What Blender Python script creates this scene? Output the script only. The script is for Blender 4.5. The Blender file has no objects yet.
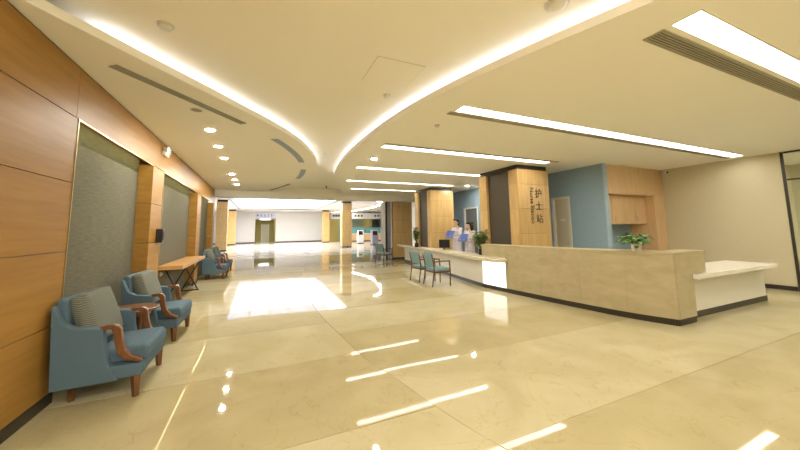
import bpy, bmesh, math, random
from mathutils import Vector, Matrix, Euler
random.seed(7)
PI = math.pi
C = bpy.context.scene.collection
SC = bpy.context.scene

# ---------------------------------------------------------------- camera, world, exposure
CAM_H = 1.55
def setup_camera():
    y, p, r = [math.radians(v) for v in (24.109, 6.017, -0.835)]
    f = Vector((math.sin(y)*math.cos(p), math.cos(y)*math.cos(p), math.sin(p)))
    rt = Vector((math.cos(y), -math.sin(y), 0)); up = rt.cross(f)
    rt2 = rt*math.cos(r) + up*math.sin(r); up2 = -rt*math.sin(r) + up*math.cos(r)
    cd = bpy.data.cameras.new('camera'); cam = bpy.data.objects.new('camera', cd); C.objects.link(cam)
    m = Matrix((rt2, up2, -f)).transposed().to_4x4(); m.translation = Vector((0, 0, CAM_H))
    cam.matrix_world = m
    cd.sensor_width = 36; cd.lens = 312.34/800*36; cd.shift_y = (196.23-225)/800
    cd.clip_start = .05; cd.clip_end = 200
    SC.camera = cam
setup_camera()
w = bpy.data.worlds.new('world'); SC.world = w; w.use_nodes = True
w.node_tree.nodes['Background'].inputs[0].default_value = (.9, .93, 1, 1)
w.node_tree.nodes['Background'].inputs[1].default_value = .05
SC.view_settings.view_transform = 'Standard'; SC.view_settings.look = 'None'
SC.view_settings.gamma = 1; SC.view_settings.use_curve_mapping = False
SC.view_settings.exposure = 1.72
SC.cycles.use_denoising = True
E_STRIP, E_COVE, E_SKY, E_DOWN, E_NICHE, E_PANEL = 4.7, 1.35, 2.5, 260.0, 3.2, .5

# ---------------------------------------------------------------- materials
M = {}
def mat(name, col, rough=.5, metal=0, spec=.5, emit=0, ecol=None, coat=0, alpha=None, trans=0):
    m = bpy.data.materials.new(name); m.use_nodes = True
    b = m.node_tree.nodes['Principled BSDF']
    b.inputs['Base Color'].default_value = (*col, 1); b.inputs['Roughness'].default_value = rough
    b.inputs['Metallic'].default_value = metal; b.inputs['Specular IOR Level'].default_value = spec
    if coat: b.inputs['Coat Weight'].default_value = coat; b.inputs['Coat Roughness'].default_value = .05
    if emit:
        b.inputs['Emission Color'].default_value = (*(ecol or col), 1); b.inputs['Emission Strength'].default_value = emit
    if trans: b.inputs['Transmission Weight'].default_value = trans
    M[name] = m
    return m
def nodes(m): return m.node_tree.nodes, m.node_tree.links, m.node_tree.nodes['Principled BSDF']
def vary(name, colA, colB, scale=(1, 1, 1), nscale=4, detail=4, bump=0, bscale=None, lo=.35, hi=.65, rnd=0, distort=0):
    """noise mix of two colours in object coordinates, with optional bump and per-object brightness"""
    m = M[name]; N, L, b = nodes(m)
    tc = N.new('ShaderNodeTexCoord'); mp = N.new('ShaderNodeMapping'); mp.inputs['Scale'].default_value = scale
    L.new(tc.outputs['Object'], mp.inputs[0])
    nz = N.new('ShaderNodeTexNoise'); nz.inputs['Scale'].default_value = nscale; nz.inputs['Detail'].default_value = detail
    nz.inputs['Distortion'].default_value = distort
    L.new(mp.outputs[0], nz.inputs['Vector'])
    cr = N.new('ShaderNodeValToRGB'); cr.color_ramp.elements[0].position = lo; cr.color_ramp.elements[1].position = hi
    cr.color_ramp.elements[0].color = (*colA, 1); cr.color_ramp.elements[1].color = (*colB, 1)
    L.new(nz.outputs['Fac'], cr.inputs[0]); out = cr.outputs[0]
    if rnd:
        oi = N.new('ShaderNodeObjectInfo'); mr = N.new('ShaderNodeMapRange')
        mr.inputs['To Min'].default_value = 1-rnd; mr.inputs['To Max'].default_value = 1+rnd
        L.new(oi.outputs['Random'], mr.inputs[0])
        vm = N.new('ShaderNodeVectorMath'); vm.operation = 'SCALE'
        L.new(out, vm.inputs[0]); L.new(mr.outputs[0], vm.inputs['Scale']); out = vm.outputs[0]
    L.new(out, b.inputs['Base Color'])
    if bump:
        nb = nz
        if bscale:
            nb = N.new('ShaderNodeTexNoise'); nb.inputs['Scale'].default_value = bscale; L.new(tc.outputs['Object'], nb.inputs['Vector'])
        bp = N.new('ShaderNodeBump'); bp.inputs['Strength'].default_value = bump; bp.inputs['Distance'].default_value = .02
        L.new(nb.outputs['Fac'], bp.inputs['Height']); L.new(bp.outputs[0], b.inputs['Normal'])
    return m

mat('wood_wall', (.5, .25, .07), .42, spec=.2); vary('wood_wall', (.315, .16, .033), (.375, .20, .046), (1, .25, 3), 5, 6, rnd=.05)
mat('wood_pale', (.6, .36, .14), .28); vary('wood_pale', (.56, .36, .14), (.66, .45, .19), (3, 3, .25), 5, 6, rnd=.05)
mat('wood_closet', (.55, .36, .19), .4); vary('wood_closet', (.68, .47, .255), (.74, .53, .30), (3, 3, .3), 5, 6, rnd=.03)
mat('wood_table', (.55, .30, .10), .3); vary('wood_table', (.50, .26, .08), (.60, .34, .12), (.4, 4, 4), 6, 6)
mat('wood_chair', (.22, .075, .025), .35); vary('wood_chair', (.12, .045, .014), (.19, .078, .026), (2, 2, .6), 12, 5)
mat('wood_guest', (.10, .045, .02), .4); vary('wood_guest', (.08, .035, .015), (.14, .06, .025), (2, 2, .6), 12, 5)
mat('floor_light', (.7, .6, .4), .035, spec=.20); vary('floor_light', (.45, .39, .225), (.505, .445, .28), (1, 1, 1), 1.1, 8, rnd=.015, distort=1.2)
mat('floor_dark', (.6, .5, .3), .035, spec=.20); vary('floor_dark', (.385, .325, .175), (.445, .38, .215), (1, 1, 1), 1.1, 8, rnd=.015, distort=1.2)
for nm in ('floor_light', 'floor_dark'):        # thin darker veins and the slight waviness of laid marble
    m = M[nm]; N, L, b = nodes(m)
    tc = N.new('ShaderNodeTexCoord'); n2 = N.new('ShaderNodeTexNoise'); n2.inputs['Scale'].default_value = .9; n2.inputs['Detail'].default_value = 1
    L.new(tc.outputs['Object'], n2.inputs['Vector'])
    bp = N.new('ShaderNodeBump'); bp.inputs['Strength'].default_value = .10; bp.inputs['Distance'].default_value = .02
    L.new(n2.outputs['Fac'], bp.inputs['Height']); L.new(bp.outputs[0], b.inputs['Normal'])
    n3 = N.new('ShaderNodeTexNoise'); n3.inputs['Scale'].default_value = 1.6; n3.inputs['Detail'].default_value = 7; n3.inputs['Distortion'].default_value = 2.0
    L.new(tc.outputs['Object'], n3.inputs['Vector'])
    cr = N.new('ShaderNodeValToRGB'); e = cr.color_ramp.elements
    e[0].position = .492; e[0].color = (1, 1, 1, 1); e[1].position = .508; e[1].color = (1, 1, 1, 1)
    k = e.new(.5); k.color = (.86, .80, .70, 1)
    L.new(n3.outputs['Fac'], cr.inputs[0])
    mx = N.new('ShaderNodeMix'); mx.data_type = 'RGBA'; mx.blend_type = 'MULTIPLY'; mx.inputs['Factor'].default_value = .8
    src = b.inputs['Base Color'].links[0].from_socket
    L.new(src, mx.inputs[6]); L.new(cr.outputs[0], mx.inputs[7]); L.new(mx.outputs[2], b.inputs['Base Color'])
mat('grout', (.22, .17, .09), .6)
mat('hall_floor', (.62, .56, .50), .12); vary('hall_floor', (.58, .52, .46), (.66, .60, .54), (1, 1, 1), .8, 6)
mat('ceiling', (.94, .92, .86), .85, spec=.2)
mat('ceiling_white', (.82, .80, .75), .85, spec=.2)
mat('paint_beige', (.70, .64, .52), .7, spec=.3); vary('paint_beige', (.62, .565, .40), (.64, .585, .42), (1, 1, 1), 30, 3)
mat('paint_white', (.80, .79, .77), .6, spec=.3)
mat('paint_blue', (.105, .19, .29), .6, spec=.3); vary('paint_blue', (.28, .40, .50), (.30, .425, .53), (1, 1, 1), 20, 3)
mat('paint_pale_blue', (.36, .50, .62), .5)
mat('door_cream', (.66, .62, .48), .45)
mat('door_frame', (.74, .72, .64), .4)
mat('door_grey', (.16, .18, .20), .5)
mat('dark_trim', (.035, .028, .02), .35)
mat('bronze', (.085, .068, .045), .45, metal=.2)
mat('brass_trim', (.40, .31, .16), .3, metal=.7)
mat('steel', (.55, .55, .56), .3, metal=.9)
mat('lavender_metal', (.36, .36, .46), .35, metal=.5)
mat('dark_metal', (.05, .045, .04), .4, metal=.6)
mat('grille_dark', (.03, .028, .022), .7)
mat('grille_slat', (.42, .39, .30), .5)
mat('diffuser_grey', (.38, .45, .60), .6)
mat('diffuser_slat', (.36, .35, .31), .6)
mat('stone', (.55, .46, .28), .35); vary('stone', (.41, .345, .20), (.48, .41, .255), (1, 1, 2.2), 3, 8, rnd=.02, distort=.6)
mat('stone_cream', (.68, .60, .42), .25); vary('stone_cream', (.64, .56, .39), (.72, .64, .46), (1, 1, 1), 4, 7)
mat('laminate_white', (.80, .76, .66), .35)
mat('slab_white', (.84, .81, .73), .2)
mat('fabric_blue', (.10, .19, .235), .85, spec=.25); vary('fabric_blue', (.078, .128, .17), (.108, .168, .215), (1, 1, 1), 160, 2, bump=.15)
mat('fabric_teal', (.13, .24, .24), .85, spec=.25); vary('fabric_teal', (.18, .30, .31), (.23, .36, .37), (1, 1, 1), 160, 2, bump=.15)
mat('black_plastic', (.012, .012, .014), .35)
mat('white_plastic', (.78, .78, .76), .4)
mat('screen_dark', (.01, .012, .016), .12)
mat('leaf', (.06, .17, .025), .45); vary('leaf', (.035, .11, .015), (.12, .27, .045), (1, 1, 1), 14, 3)
mat('leaf_pale', (.17, .24, .06), .5); vary('leaf_pale', (.07, .13, .025), (.38, .42, .16), (1, 1, 1), 22, 3)
mat('vase_dark', (.02, .022, .014), .08)
mat('soil', (.03, .02, .012), .9)
mat('pot_white', (.80, .78, .70), .3)
mat('skin', (.66, .42, .30), .5)
mat('hair', (.012, .009, .008), .4)
mat('coat', (.74, .71, .80), .7); vary('coat', (.71, .68, .77), (.77, .74, .83), (1, 1, 1), 18, 3, bump=.2)
mat('shoe', (.7, .69, .7), .5)
mat('lip', (.5, .16, .13), .5)
mat('folder', (.06, .12, .40), .45)
mat('paper', (.8, .8, .8), .7)
mat('letter', (.05, .032, .015), .5)
mat('sign_white', (.62, .64, .72), .4, emit=.04, ecol=(.86, .88, 1))
mat('sign_blue', (.08, .12, .55), .4)
mat('teal_glass', (.15, .36, .36), .15)
mat('teal_wall', (.32, .40, .36), .5)
mat('yellow_wall', (.42, .34, .10), .5)
mat('lamp', (1, 1, 1), .5, emit=E_STRIP, ecol=(1, .95, .84))
mat('cove_led', (1, 1, 1), .5, emit=E_COVE, ecol=(.97, .95, 1))
mat('cove_led_hall', (1, 1, 1), .5, emit=5, ecol=(1, .95, .8))
mat('sky_pane', (1, 1, 1), .5, emit=E_SKY, ecol=(.97, .985, 1))
mat('sky_pane_edge', (.5, .55, .62), .5, emit=.9, ecol=(.50, .62, .90))
mat('downlight', (1, 1, 1), .5, emit=E_DOWN, ecol=(1, .95, .85))
mat('downlight_fill', (1, 1, 1), .5, emit=235, ecol=(1, .95, .85))
mat('niche_led', (1, 1, 1), .5, emit=E_NICHE, ecol=(.95, 1, .55))
mat('light_panel', (1, 1, 1), .5, emit=E_PANEL, ecol=(.93, .97, 1))
mat('passage_lamp', (1, 1, 1), .5, emit=1.5, ecol=(.95, 1, .9))
mat('room_lamp', (1, 1, 1), .5, emit=3.0, ecol=(1, .95, .8))
M['room_lamp'].node_tree.nodes['Principled BSDF'].inputs['Emission Strength'].default_value = 7
mat('glass', (.9, .95, .93), .02, trans=1)
M['glass'].node_tree.nodes['Principled BSDF'].inputs['IOR'].default_value = 1.05

def weave(name, a, b_, sy=140, sz=55):
    m = mat(name, a, .85, spec=.2); N, L, b = nodes(m)
    tc = N.new('ShaderNodeTexCoord'); mp = N.new('ShaderNodeMapping'); mp.inputs['Scale'].default_value = (1, 4, 55)
    L.new(tc.outputs['Object'], mp.inputs[0]); nz = N.new('ShaderNodeTexNoise'); nz.inputs['Scale'].default_value = 1.6; nz.inputs['Detail'].default_value = 5
    L.new(mp.outputs[0], nz.inputs['Vector']); cr = N.new('ShaderNodeValToRGB')
    cr.color_ramp.elements[0].position = .3; cr.color_ramp.elements[0].color = (*a, 1)
    cr.color_ramp.elements[1].position = .7; cr.color_ramp.elements[1].color = (*b_, 1)
    L.new(nz.outputs['Fac'], cr.inputs[0]); L.new(cr.outputs[0], b.inputs['Base Color'])
    bp = N.new('ShaderNodeBump'); bp.inputs['Strength'].default_value = .25; bp.inputs['Distance'].default_value = .005
    L.new(nz.outputs['Fac'], bp.inputs['Height']); L.new(bp.outputs[0], b.inputs['Normal'])
weave('wallpaper', (.12, .113, .08), (.18, .168, .117))
def chevron():
    m = mat('cushion', (.22, .23, .18), .9, spec=.2); N, L, b = nodes(m)
    tc = N.new('ShaderNodeTexCoord'); sp = N.new('ShaderNodeSeparateXYZ'); L.new(tc.outputs['Object'], sp.inputs[0])
    def mth(op, a, v=None, c=None):
        n = N.new('ShaderNodeMath'); n.operation = op
        L.new(a, n.inputs[0])
        if c is not None: L.new(c, n.inputs[1])
        elif v is not None: n.inputs[1].default_value = v
        return n.outputs[0]
    zig = mth('PINGPONG', sp.outputs['Y'], .012)
    s = mth('ADD', sp.outputs['Z'], c=zig)
    s = mth('SINE', mth('MULTIPLY', s, 2*PI/.019))
    cr = N.new('ShaderNodeValToRGB'); L.new(mth('MULTIPLY_ADD', s, .5), cr.inputs[0])
    cr.inputs[0].links[0].from_node.inputs[2].default_value = .5
    cr.color_ramp.elements[0].position = .4; cr.color_ramp.elements[0].color = (.11, .12, .10, 1)
    cr.color_ramp.elements[1].position = .6; cr.color_ramp.elements[1].color = (.21, .215, .175, 1)
    L.new(cr.outputs[0], b.inputs['Base Color'])
chevron()

# ---------------------------------------------------------------- mesh helpers
def nb(): return bmesh.new()
def box(bm, x0, x1, y0, y1, z0, z1):
    v = [bm.verts.new(p) for p in ((x0, y0, z0), (x1, y0, z0), (x1, y1, z0), (x0, y1, z0), (x0, y0, z1), (x1, y0, z1), (x1, y1, z1), (x0, y1, z1))]
    for f in ((3, 2, 1, 0), (4, 5, 6, 7), (0, 1, 5, 4), (1, 2, 6, 5), (2, 3, 7, 6), (3, 0, 4, 7)): bm.faces.new([v[i] for i in f])
    return bm
def bx(*a): return box(nb(), *a)
def prism(bm, pts, z0, z1):
    """plan polygon extruded in z"""
    a = [bm.verts.new((x, y, z0)) for x, y in pts]; b = [bm.verts.new((x, y, z1)) for x, y in pts]; n = len(pts)
    bm.faces.new(a[::-1]); bm.faces.new(b)
    for i in range(n): bm.faces.new((a[i], a[(i+1) % n], b[(i+1) % n], b[i]))
    return bm
def prism_y(bm, pts, y0, y1):
    """(x, z) polygon extruded in y"""
    a = [bm.verts.new((x, y0, z)) for x, z in pts]; b = [bm.verts.new((x, y1, z)) for x, z in pts]; n = len(pts)
    bm.faces.new(a); bm.faces.new(b[::-1])
    for i in range(n): bm.faces.new((b[i], b[(i+1) % n], a[(i+1) % n], a[i]))
    return bm
def frame_ring(p, d, u, r, n, ry=None):
    s = d.cross(u).normalized(); t = s.cross(d).normalized()
    return [p + s*(math.cos(2*PI*i/n)*r) + t*(math.sin(2*PI*i/n)*(ry or r)) for i in range(n)]
def tube(bm, path, r, n=8, cap=True):
    path = [Vector(p) for p in path]; rs = r if isinstance(r, (list, tuple)) else [r]*len(path)
    rings = []
    for i, p in enumerate(path):
        d = (path[min(i+1, len(path)-1)] - path[max(i-1, 0)]).normalized()
        u = Vector((0, 0, 1)) if abs(d.z) < .95 else Vector((1, 0, 0))
        rings.append([bm.verts.new(q) for q in frame_ring(p, d, u, rs[i], n)])
    for a, b in zip(rings, rings[1:]):
        for i in range(n): bm.faces.new((a[i], a[(i+1) % n], b[(i+1) % n], b[i]))
    if cap: bm.faces.new(rings[0][::-1]); bm.faces.new(rings[-1])
    return bm
def bar(bm, a, b, w, h, up=(0, 0, 1)):
    """square bar from a to b"""
    a, b = Vector(a), Vector(b); d = (b-a).normalized(); u = Vector(up)
    if abs(d.dot(u)) > .95: u = Vector((1, 0, 0))
    s = d.cross(u).normalized(); t = s.cross(d)
    A = [bm.verts.new(a + s*w/2*i + t*h/2*j) for i, j in ((-1, -1), (1, -1), (1, 1), (-1, 1))]
    B = [bm.verts.new(b + s*w/2*i + t*h/2*j) for i, j in ((-1, -1), (1, -1), (1, 1), (-1, 1))]
    bm.faces.new(A[::-1]); bm.faces.new(B)
    for i in range(4): bm.faces.new((A[i], A[(i+1) % 4], B[(i+1) % 4], B[i]))
    return bm
def lathe(bm, prof, n=24, c=(0, 0)):
    rings = []
    for r, z in prof:
        rings.append([bm.verts.new((c[0]+r*math.cos(2*PI*i/n), c[1]+r*math.sin(2*PI*i/n), z)) for i in range(n)])
    for a, b in zip(rings, rings[1:]):
        for i in range(n): bm.faces.new((a[i], a[(i+1) % n], b[(i+1) % n], b[i]))
    bm.faces.new(rings[0][::-1]); bm.faces.new(rings[-1])
    return bm
def ball(bm, c, r, seg=16, rings=10, rot=None):
    m = Matrix.Translation(Vector(c)) @ (rot.to_matrix().to_4x4() if rot else Matrix()) @ Matrix.Diagonal((*(r if isinstance(r, (tuple, list)) else (r, r, r)), 1))
    bmesh.ops.create_uvsphere(bm, u_segments=seg, v_segments=rings, radius=1, matrix=m)
    return bm
def pillow(bm, x0, x1, y0, y1, z0, z1, k=.35, n=8):
    """soft box: superellipsoid"""
    cx, cy, cz = (x0+x1)/2, (y0+y1)/2, (z0+z1)/2
    tmp = bmesh.new(); bmesh.ops.create_cube(tmp, size=2); bmesh.ops.subdivide_edges(tmp, edges=tmp.edges[:], cuts=n, use_grid_fill=True)
    vm = {}
    for v in tmp.verts:
        p = v.co; l = p.length; q = p/l
        s = p.lerp(q*1.0, k)
        mx = max(abs(p.x), abs(p.y), abs(p.z))
        vm[v] = bm.verts.new((cx+s.x*(x1-x0)/2, cy+s.y*(y1-y0)/2, cz+s.z*(z1-z0)/2))
    for f in tmp.faces: bm.faces.new([vm[v] for v in f.verts])
    tmp.free(); return bm
def obj(name, bm, m, parent=None, smooth=False, bevel=0, kind=None, seg=2):
    me = bpy.data.meshes.new(name)
    bmesh.ops.recalc_face_normals(bm, faces=bm.faces[:]); bm.to_mesh(me); bm.free()
    me.materials.append(M[m] if isinstance(m, str) else m)
    o = bpy.data.objects.new(name, me); C.objects.link(o)
    if parent: o.parent = parent
    if smooth:
        for p in me.polygons: p.use_smooth = True
    if bevel:
        b = o.modifiers.new('bevel', 'BEVEL'); b.width = bevel; b.segments = seg; b.limit_method = 'ANGLE'; b.angle_limit = math.radians(40)
    if kind: o['kind'] = kind
    return o
def inst(name, me, loc, parent, rot=(0, 0, 0)):
    o = bpy.data.objects.new(name, me); C.objects.link(o); o.location = loc; o.rotation_euler = rot; o.parent = parent
    return o
def tag(o, label, cat, group=None):
    o['label'] = label; o['category'] = cat
    if group: o['group'] = group
    return o
def thing(name, label, cat, loc=(0, 0, 0), rz=0, group=None):
    o = bpy.data.objects.new(name, None); C.objects.link(o); o.empty_display_size = .1
    o.location = loc; o.rotation_euler = (0, 0, rz); return tag(o, label, cat, group)
def struct(name, bm, m, label=None, parent=None, **k):
    o = obj(name, bm, m, parent, **k)
    if not parent:
        o['kind'] = 'structure'
        if label: o['label'] = label
    return o
def dup(root, loc, rz, label, group=None):
    r = root.copy(); C.objects.link(r); r.location = loc; r.rotation_euler = (0, 0, rz); r['label'] = label
    if group: r['group'] = group
    for ch in list(root.children):
        c = ch.copy(); C.objects.link(c); c.parent = r
        for g in list(ch.children):
            d = g.copy(); C.objects.link(d); d.parent = c
    return r
def crom(P, n=8):
    """Catmull-Rom through plan points"""
    P = [Vector(p) for p in P]; Q = [2*P[0]-P[1]] + P + [2*P[-1]-P[-2]]; out = []
    for i in range(1, len(Q)-2):
        a, b, c, d = Q[i-1:i+3]
        for k in range(n):
            t = k/n
            out.append(.5*((2*b) + (c-a)*t + (2*a-5*b+4*c-d)*t*t + (3*b-a-3*c+d)*t**3))
    out.append(P[-1]); return out
def offset(P, d):
    out = []
    for i, p in enumerate(P):
        t = (P[min(i+1, len(P)-1)] - P[max(i-1, 0)]).normalized(); out.append(p + Vector((t.y, -t.x))*d)
    return out
def at_y(P, y):
    for a, b in zip(P, P[1:]):
        if (a.y-y)*(b.y-y) <= 0 and a.y != b.y: return a.x + (b.x-a.x)*(y-a.y)/(b.y-a.y)
    return P[0].x if abs(P[0].y-y) < abs(P[-1].y-y) else P[-1].x
def between(P, y0, y1):
    return [Vector((at_y(P, y0), y0))] + [p for p in P if y0+1e-4 < p.y < y1-1e-4] + [Vector((at_y(P, y1), y1))]
def ribbon(bm, A, B, z0, z1):
    """slab between two plan polylines of equal length"""
    va = [[bm.verts.new((p.x, p.y, z)) for p in L_] for z in (z0, z1) for L_ in (A, B)]
    a0, b0, a1, b1 = va
    for i in range(len(A)-1):
        bm.faces.new((a0[i], a0[i+1], b0[i+1], b0[i])); bm.faces.new((a1[i], b1[i], b1[i+1], a1[i+1]))
        bm.faces.new((a0[i], a1[i], a1[i+1], a0[i+1])); bm.faces.new((b0[i], b0[i+1], b1[i+1], b1[i]))
    for i in (0, -1): bm.faces.new((a0[i], b0[i], b1[i], a1[i]))
    return bm
def fill2d(outer, holes, z0, z1):
    cu = bpy.data.curves.new('tmp', 'CURVE'); cu.dimensions = '2D'; cu.fill_mode = 'BOTH'; cu.extrude = (z1-z0)/2
    for pts in [outer] + holes:
        s = cu.splines.new('POLY'); s.points.add(len(pts)-1); s.use_cyclic_u = True
        for q, p in zip(s.points, pts): q.co = (p[0], p[1], 0, 1)
    o = bpy.data.objects.new('tmp', cu); C.objects.link(o)
    dg = bpy.context.evaluated_depsgraph_get(); me = bpy.data.meshes.new_from_object(o.evaluated_get(dg))
    bm = nb(); bm.from_mesh(me); bmesh.ops.translate(bm, verts=bm.verts[:], vec=(0, 0, (z0+z1)/2))
    bpy.data.objects.remove(o); bpy.data.curves.remove(cu); bpy.data.meshes.remove(me)
    return bm
def rect(x0, x1, y0, y1): return [(x0, y0), (x1, y0), (x1, y1), (x0, y1)]
def text_mesh(s, size, depth=.004):
    cu = bpy.data.curves.new('tmp', 'FONT'); cu.body = s; cu.size = size; cu.extrude = depth; cu.align_x = 'CENTER'; cu.align_y = 'CENTER'
    o = bpy.data.objects.new('tmp', cu); C.objects.link(o)
    dg = bpy.context.evaluated_depsgraph_get(); me = bpy.data.meshes.new_from_object(o.evaluated_get(dg))
    bm = nb(); bm.from_mesh(me); bpy.data.objects.remove(o); bpy.data.curves.remove(cu); bpy.data.meshes.remove(me)
    return bm
def xform(bm, m): bmesh.ops.transform(bm, matrix=m, verts=bm.verts[:]); return bm

# ================================================================ THE ROOM
W = -1.72           # face of the left wall
ZC = 3.25           # dropped ceilings
ZR = 3.45           # raised centre ceiling
XR = 11.32          # right wall
YB = -3.5           # wall behind the camera
YE = 14.5           # far end of this room (beam)
YH = 46.0           # far wall of the hall beyond
ZH = 4.12           # hall ceiling

# ---- floor: marble slabs in bands, parted by one curved joint
fl = struct('floor', bx(-7, 17, YB-.2, 48, -.12, -.008), 'grout', 'polished beige marble floor')
FJ = crom([(3.6, -3.5), (2.75, -1), (2.05, .8), (1.63, 1.87), (1.46, 2.54), (1.32, 3.31), (1.2, 3.96), (1.06, 6.3), (1.12, 8.5), (1.35, 11), (1.75, 14), (2.4, 17), (3.2, 20)], 6)
G = .0035
PITCH = 1.463
tilt = random.Random(21)
def slabs(left):
    y = 2.55 if left else 1.93
    k0 = int((YB-y)/PITCH)-1
    k = k0
    while True:
        y0, y1 = max(y+k*PITCH, YB), min(y+(k+1)*PITCH, 19.9)
        if y0 >= 19.8: break
        if y1 > YB+.05:
            cv = between(FJ, y0+G, y1-G)
            if left: pts = [(W-.22 if y0 < YE else -6.9, y1-G), (W-.22 if y0 < YE else -6.9, y0+G)] + [(p.x-G, p.y) for p in cv]
            else: pts = [(p.x+G, p.y) for p in cv] + [(15.0, y1-G), (15.0, y0+G)]
            dark = (k % 2 == 0) if left else (k % 2 == 1)
            sb_ = prism(nb(), pts, -.03, 0); ty, tx = tilt.uniform(-.0014, .0014), tilt.uniform(-.00025, .00025)
            for v in sb_.verts:                      # slabs are never laid dead level
                if v.co.z > -.01: v.co.z = ty*(v.co.y-(y0+y1)/2) + tx*(v.co.x-(0 if left else 6)) - .0012
            struct('floor_slab', sb_, 'floor_dark' if dark else 'floor_light', parent=fl)
        k += 1
slabs(True); slabs(False)
struct('hall_floor_paving', bx(-6.9, 16.9, 19.905, 47.9, -.03, 0), 'hall_floor', parent=fl)

# ---- ceilings
LE = crom([(-1.95, 2.55), (-1.58, 3.10), (-1.34, 3.42), (-1.13, 3.70), (-.88, 4.02), (-.58, 4.40), (-.28, 4.80), (.10, 5.30), (.42, 5.78), (.78, 6.48), (1.14, 7.48), (1.40, 8.75), (1.46, 10.2), (1.30, 11.9), (.98, 13.2), (.5, 14.5)], 5)
RE = crom([(4.0, -3.5), (3.5, -1.6), (3.03, .1), (2.71, 1.15), (2.58, 1.52), (2.41, 2.0), (2.25, 2.5), (2.12, 2.97), (2.0, 3.5), (1.885, 4.2), (1.805, 5.2), (1.78, 6.5), (1.82, 7.58), (1.96, 8.88), (2.2, 10.2), (2.68, 11.95), (3.6, 14.5)], 5)
LT = .085           # lip height
lp = [(p.x, p.y) for p in LE] + [(-2.05, 14.5), (-2.05, 2.55)]
struct('ceiling_left', prism(nb(), lp, ZC, ZC+LT), 'ceiling', 'dropped cream ceiling with curved edge along the wood panelled wall')
STRIPS = [  # x0, x1, y0, y1
    (4.9, 10.9, -1.2, -.98), (3.15, 10.9, 1.12, 1.34), (2.54, 10.95, 3.46, 3.69), (2.24, 6.95, 5.75, 5.98),  # first strip is out of view, added as fill light
    (2.35, 7.0, 8.02, 8.25), (2.67, 7.0, 10.36, 10.59), (3.38, 7.0, 12.42, 12.62)]
rp = [(p.x, p.y) for p in RE] + [(17, 14.5), (17, -3.5)]
struct('ceiling_right', fill2d(rp, [rect(*s) for s in STRIPS], ZC, ZC+LT), 'ceiling', 'dropped cream ceiling over the reception counter')
struct('ceiling', bx(-2.05, 8, YB, YE, ZR, ZR+.1), 'ceiling', 'raised cream ceiling between the two curved coves')
def cove(P, d, y0, y1, name, lab):
    struct('trim_'+name, ribbon(nb(), offset(P, d*.30), offset(P, d*.33), ZC+LT, ZR), 'ceiling', 'back of the lit ceiling cove')
    q = between(P, y0, y1)
    return tag(obj('cove_light_strip', ribbon(nb(), offset(q, d*.12), offset(q, d*.17), ZC+LT+.002, ZC+LT+.022), 'cove_led'), lab, 'light')
cove(LE, -1, 3.45, 9.0, '1', 'white cove light strip along the curved edge of the ceiling beside the wood wall')
cove(RE, 1, -2.5, 10.2, '2', 'white cove light strip along the curved ceiling edge above the reception counter')
struct('trim_3', bx(-2.05, 17, YE, YE+.5, 2.97, 4.6), 'ceiling', 'ceiling beam between the waiting room and the hall')

# ---- left wall: veneer panels, three lit niches
ROWS = [.1, .715, 1.38, 2.055, 2.715, ZC]
wl = struct('wall_left', bx(-2.2, -1.95, YB, 14.75, 0, ZR), 'wood_wall', 'wood panelled wall with wallpapered niches')
N1, N2, N3 = (4.14, 6.62), (7.27, 10.92), (11.48, 14.36)
PIERS = [(YB, 4.14), (6.62, 7.27), (10.92, 11.48), (14.36, 14.75)]
def pier_panels(y0, y1, cols):
    for c0, c1 in cols:
        for a, b in zip(ROWS[:-2], ROWS[1:-1]):
            struct('wood_panel', bx(-1.95, W, c0+.002, c1-.002, a+.003, b-.003), 'wood_wall', parent=wl, bevel=.002, seg=1)
pier_panels(*PIERS[0], [(YB, -1.6), (-1.6, .35), (.35, 2.25), (2.25, 4.14)])
for p in PIERS[1:]: pier_panels(*p, [p])
for a, b in [(YB, -1.6), (-1.6, .35), (.35, 2.25), (2.25, 4.10), (4.10, 6.94), (6.94, 11.2), (11.2, 14.75)]:
    struct('wood_panel', bx(-1.95 if a < 3 else W-.03, W, a+.002, b-.002, 2.718, ZC-.02), 'wood_wall', parent=wl, bevel=.002, seg=1)
struct('niche_soffit', bx(-1.95, W-.03, 4.1, 14.75, 2.80, 2.83), 'wood_wall', parent=wl)
struct('shadow_gap', bx(-1.95, W-.012, YB, 14.75, ZC-.02, ZC), 'dark_trim', parent=wl)
for n in (N1, N2, N3):
    struct('wallpaper', bx(-1.95, -1.925, n[0], n[1], .0, 2.80), 'wallpaper', parent=wl)
    struct('niche_edge_trim', bx(W-.012, W+.006, n[0]-.002, n[0]+.012, 0.1, 2.71), 'brass_trim', parent=wl)
    struct('niche_top_trim', bx(W-.012, W+.004, n[0]+.012, n[1], 2.70, 2.716), 'brass_trim', parent=wl)
    struct('niche_light', bx(W-.08, W-.04, n[0]+.02, n[1]-.02, 2.775, 2.79), 'niche_led', parent=wl)
for i, p in enumerate(PIERS):
    struct('baseboard_left' if not i else 'baseboard_left', bx(W-.03, W+.004, p[0], p[1], 0, .1), 'dark_trim', parent=wl)
struct('wall_hall_left', bx(-6.6, -6.4, 14.7, 46, 0, ZH), 'paint_white', 'white side wall of the hall')
struct('wall_hall_return', bx(-6.6, -2.2, 14.75, 14.95, 0, ZH), 'paint_white', 'white return wall of the hall')
struct('wall_back', bx(-2.2, 17, YB-.2, YB, 0, ZR), 'paint_beige', 'beige wall')

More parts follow.
